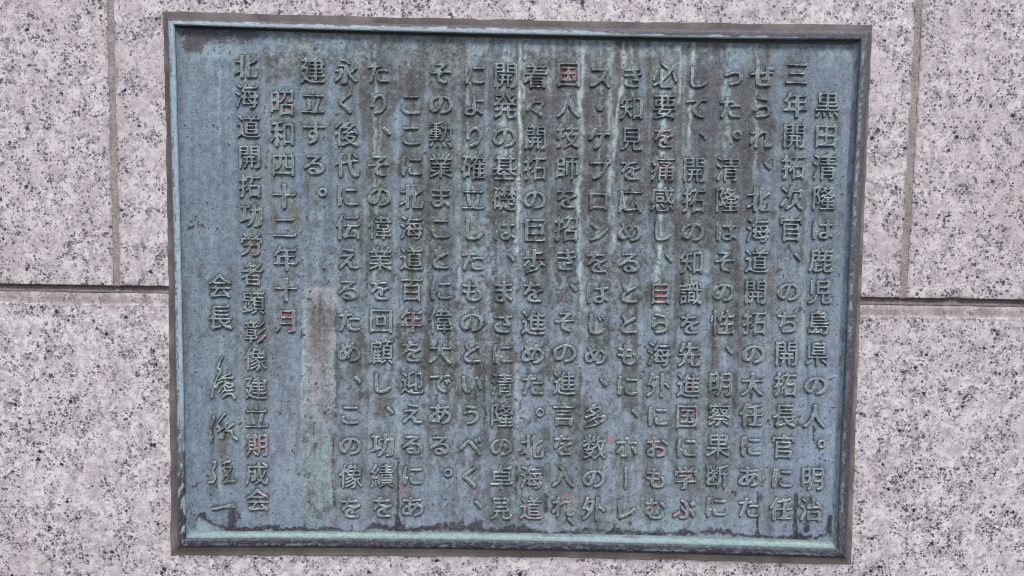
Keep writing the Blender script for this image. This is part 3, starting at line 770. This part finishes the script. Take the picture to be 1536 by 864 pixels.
for ri, (Q, h_, kind, tt) in enumerate(rings):
    xs, ys, sd_, tp = [], [], [], []
    for sde in range(4):
        x_, y_ = side_px(Q, sde, ts); xs.append(x_); ys.append(y_); sd_.append(np.full(NS, sde)); tp.append(ts)
    xs = np.concatenate(xs); ys = np.concatenate(ys); sd_ = np.concatenate(sd_); tp = np.concatenate(tp)
    a1, a2, a3 = rn1[ri], rn2[ri], rn3[ri]
    hh = h_ + (wob - .5) * .0005 * (kind != 'side' or tt < .9) + (a1 - .5) * .00022 * (kind in ('top', 'bevel'))
    w_ = P(xs, ys, h_)
    ring_v.append(np.stack([w_[0], -hh, w_[1]], -1) - ORG)
    c = np.zeros((NS * 4, 3))
    top, rgt, bot, lef = sd_ == 0, sd_ == 1, sd_ == 2, sd_ == 3
    def put(mask, colr, f=1.0):
        f = np.clip(np.asarray(f, float) * np.ones(NS * 4), 0, 1)[:, None] * mask[:, None]
        c[:] = c * (1 - f) + np.asarray(colr, float) * f
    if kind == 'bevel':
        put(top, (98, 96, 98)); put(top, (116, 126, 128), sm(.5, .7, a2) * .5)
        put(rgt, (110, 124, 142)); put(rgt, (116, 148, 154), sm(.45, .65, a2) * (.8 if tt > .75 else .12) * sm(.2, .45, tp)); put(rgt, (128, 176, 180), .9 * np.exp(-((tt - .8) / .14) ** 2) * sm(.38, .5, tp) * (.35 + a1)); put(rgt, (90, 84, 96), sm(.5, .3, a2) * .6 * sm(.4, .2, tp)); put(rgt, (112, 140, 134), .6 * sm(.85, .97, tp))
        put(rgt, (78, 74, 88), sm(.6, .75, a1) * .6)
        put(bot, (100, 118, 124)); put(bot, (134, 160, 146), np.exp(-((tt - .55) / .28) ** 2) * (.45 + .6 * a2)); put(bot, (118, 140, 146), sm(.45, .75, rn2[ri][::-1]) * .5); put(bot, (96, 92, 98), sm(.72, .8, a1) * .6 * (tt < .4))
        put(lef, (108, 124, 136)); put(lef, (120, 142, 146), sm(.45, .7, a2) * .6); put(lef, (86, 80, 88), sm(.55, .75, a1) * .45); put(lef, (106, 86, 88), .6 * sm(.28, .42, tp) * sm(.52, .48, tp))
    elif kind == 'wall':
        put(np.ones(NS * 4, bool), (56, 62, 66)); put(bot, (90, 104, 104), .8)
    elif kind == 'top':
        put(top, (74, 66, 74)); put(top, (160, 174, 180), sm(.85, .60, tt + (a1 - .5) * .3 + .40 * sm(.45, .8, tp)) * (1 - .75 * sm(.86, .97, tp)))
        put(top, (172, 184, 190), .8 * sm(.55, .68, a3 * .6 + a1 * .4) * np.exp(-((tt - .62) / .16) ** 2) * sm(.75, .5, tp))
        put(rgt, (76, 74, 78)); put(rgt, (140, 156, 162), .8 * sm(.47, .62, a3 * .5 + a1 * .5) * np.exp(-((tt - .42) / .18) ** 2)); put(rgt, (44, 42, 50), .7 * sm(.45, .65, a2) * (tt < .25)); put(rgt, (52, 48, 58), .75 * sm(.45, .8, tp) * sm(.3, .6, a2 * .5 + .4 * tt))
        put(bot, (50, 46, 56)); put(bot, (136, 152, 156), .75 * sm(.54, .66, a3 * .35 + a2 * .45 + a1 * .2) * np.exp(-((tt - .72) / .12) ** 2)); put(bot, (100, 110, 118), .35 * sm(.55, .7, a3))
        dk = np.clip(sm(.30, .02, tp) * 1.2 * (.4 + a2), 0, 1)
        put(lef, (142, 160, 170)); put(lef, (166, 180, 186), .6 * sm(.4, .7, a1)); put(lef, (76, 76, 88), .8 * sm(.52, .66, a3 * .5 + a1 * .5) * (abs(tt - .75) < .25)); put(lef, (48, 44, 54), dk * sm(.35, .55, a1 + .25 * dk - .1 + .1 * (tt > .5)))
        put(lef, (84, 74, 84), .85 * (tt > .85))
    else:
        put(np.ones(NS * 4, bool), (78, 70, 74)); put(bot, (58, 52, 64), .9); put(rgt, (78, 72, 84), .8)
    c += ((a3 - .5) * 16)[:, None]
    ring_c.append(lin(np.clip(c, 20, 225)))
n4 = NS * 4
V = np.concatenate(ring_v); Fc = []
i = np.arange(n4); j = (i + 1) % n4
for k in range(len(rings) - 1):
    Fc.append(np.stack([k * n4 + i, k * n4 + j, (k + 1) * n4 + j, (k + 1) * n4 + i], 1))
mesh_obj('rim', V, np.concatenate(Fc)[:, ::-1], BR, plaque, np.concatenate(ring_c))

# sealant bead round the rim
sn = fbm(n4, 12, 22, 6, 320, 4); sn2 = fbm(n4, 12, 90, 9, 321, 3)
sv = []; svc = []
prof = [(0, .0066), (.15, .0052), (.35, .0036), (.55, .0024), (.75, .0014), (.9, .0007), (1.0, .0001), (1.02, -.0015)]
SQ = lerpq(INQ, OUQ, 1.04)
for k, (t_, h_) in enumerate(prof):
    xs, ys = [], []
    Qk = lerpq(SQ, CAQ, t_)
    for sde in range(4):
        x_, y_ = side_px(Qk, sde, ts); xs.append(x_); ys.append(y_)
    xs = np.concatenate(xs); ys = np.concatenate(ys)
    sg = np.repeat(np.arange(4), NS)
    out = np.array([(0, -1), (1, 0), (0, 1), (-1, 0)])[sg]
    am = (sn[2] - .5) * 1.8 + (sn2[3] - .5) * 1.2
    # keep corners whole
    env = sm(0, .012, np.tile(ts, 4)) * sm(1, .988, np.tile(ts, 4))
    xs = xs + out[:, 0] * am * t_ * env; ys = ys + out[:, 1] * am * t_ * env
    w_ = P(xs, ys, max(h_, 0))
    cc_ = np.array([(62, 55, 60), (100, 94, 92), (168, 152, 140), (88, 80, 82)], float)[sg]  # light offset in the colour: shaded bottom run lightened, dirty top run darkened
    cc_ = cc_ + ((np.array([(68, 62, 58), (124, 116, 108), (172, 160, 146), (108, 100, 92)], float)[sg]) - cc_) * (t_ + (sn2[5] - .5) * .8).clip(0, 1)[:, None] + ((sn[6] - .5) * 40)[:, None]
    svc.append(lin(np.clip(cc_, 20, 220)))
    sv.append(np.stack([w_[0], -(h_ + (sn[k] - .5) * .0005 * (0 < t_ < 1)), w_[1]], -1) - ORG)
Fc = [np.stack([k * n4 + i, k * n4 + j, (k + 1) * n4 + j, (k + 1) * n4 + i], 1) for k in range(len(prof) - 1)]
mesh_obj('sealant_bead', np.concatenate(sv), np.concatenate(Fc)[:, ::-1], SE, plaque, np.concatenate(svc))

# raised letters, one object each
WEAR = fbm(Wc, Hc, 4.5, 4.5, 500, 2)
HL = .0021
for (ch, cx, cz, ci, row, ex, ez, th, m, mx, my) in glyphs:
    n = m.shape[0]
    hb = blur(m, 2)
    ext = n / R
    ng = int(NG * ext)
    g = np.linspace(2, n - 3, ng + 1)
    U, Vv = np.meshgrid(g, g)
    h = bil(hb, U, Vv)
    lx = (U - mx) / R * ex; lz = -(Vv - my) / R * ez
    # slight irregularity of the pattern maker's letters
    X = math.cos(th) * lx - math.sin(th) * lz; Z = math.sin(th) * lx + math.cos(th) * lz
    wxg, wzg = cx + X, cz + Z
    pxg, pyg = proj(wxg, np.full_like(wxg, -H_FIELD), wzg)
    rl = bil(REL, pxg, pyg)
    hr = h + (bil(WEAR, pxg, pyg) - .45) * (.40 if (m > .5).mean() > .22 else .60) * (4 * h * (1 - h)).clip(0, 1)
    top = sm(.15, .80, hr)
    Y = -(H_FIELD + rl - .00035 + (HL + .00035) * top + .00012 * (bil(nB, pxg, pyg) - .5) * top)
    keep = (h[:-1, :-1] > .02) | (h[1:, :-1] > .02) | (h[:-1, 1:] > .02) | (h[1:, 1:] > .02)
    nx = ng + 1
    Fq = grid_faces(nx, nx, flip=True)[keep.ravel()]
    used = np.unique(Fq); remap = np.full(nx * nx, -1); remap[used] = np.arange(len(used))
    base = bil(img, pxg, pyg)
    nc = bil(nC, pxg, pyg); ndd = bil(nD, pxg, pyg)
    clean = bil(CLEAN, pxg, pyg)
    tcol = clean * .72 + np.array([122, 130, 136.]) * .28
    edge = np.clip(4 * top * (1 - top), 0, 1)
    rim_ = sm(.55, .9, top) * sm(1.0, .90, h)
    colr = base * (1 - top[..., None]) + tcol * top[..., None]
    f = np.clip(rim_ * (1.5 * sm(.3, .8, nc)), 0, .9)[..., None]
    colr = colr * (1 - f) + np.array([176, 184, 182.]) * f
    f = (sm(.8, .25, top) * .9)[..., None]  # letter walls: grime plus side shade painted into the colour
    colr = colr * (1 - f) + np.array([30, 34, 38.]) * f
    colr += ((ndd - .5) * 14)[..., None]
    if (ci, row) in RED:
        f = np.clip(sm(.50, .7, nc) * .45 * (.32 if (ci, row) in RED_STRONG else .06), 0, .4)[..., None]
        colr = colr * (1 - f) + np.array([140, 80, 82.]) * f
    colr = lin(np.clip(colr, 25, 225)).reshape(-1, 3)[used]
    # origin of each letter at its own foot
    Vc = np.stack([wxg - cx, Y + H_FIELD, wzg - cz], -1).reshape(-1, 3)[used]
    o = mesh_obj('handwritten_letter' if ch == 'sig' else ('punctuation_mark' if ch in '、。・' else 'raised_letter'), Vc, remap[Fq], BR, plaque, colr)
    o.location = (cx - ORG[0], -H_FIELD, cz - ORG[2])
    if ch == 'sig': o['label'] = 'brush-style signature letter'
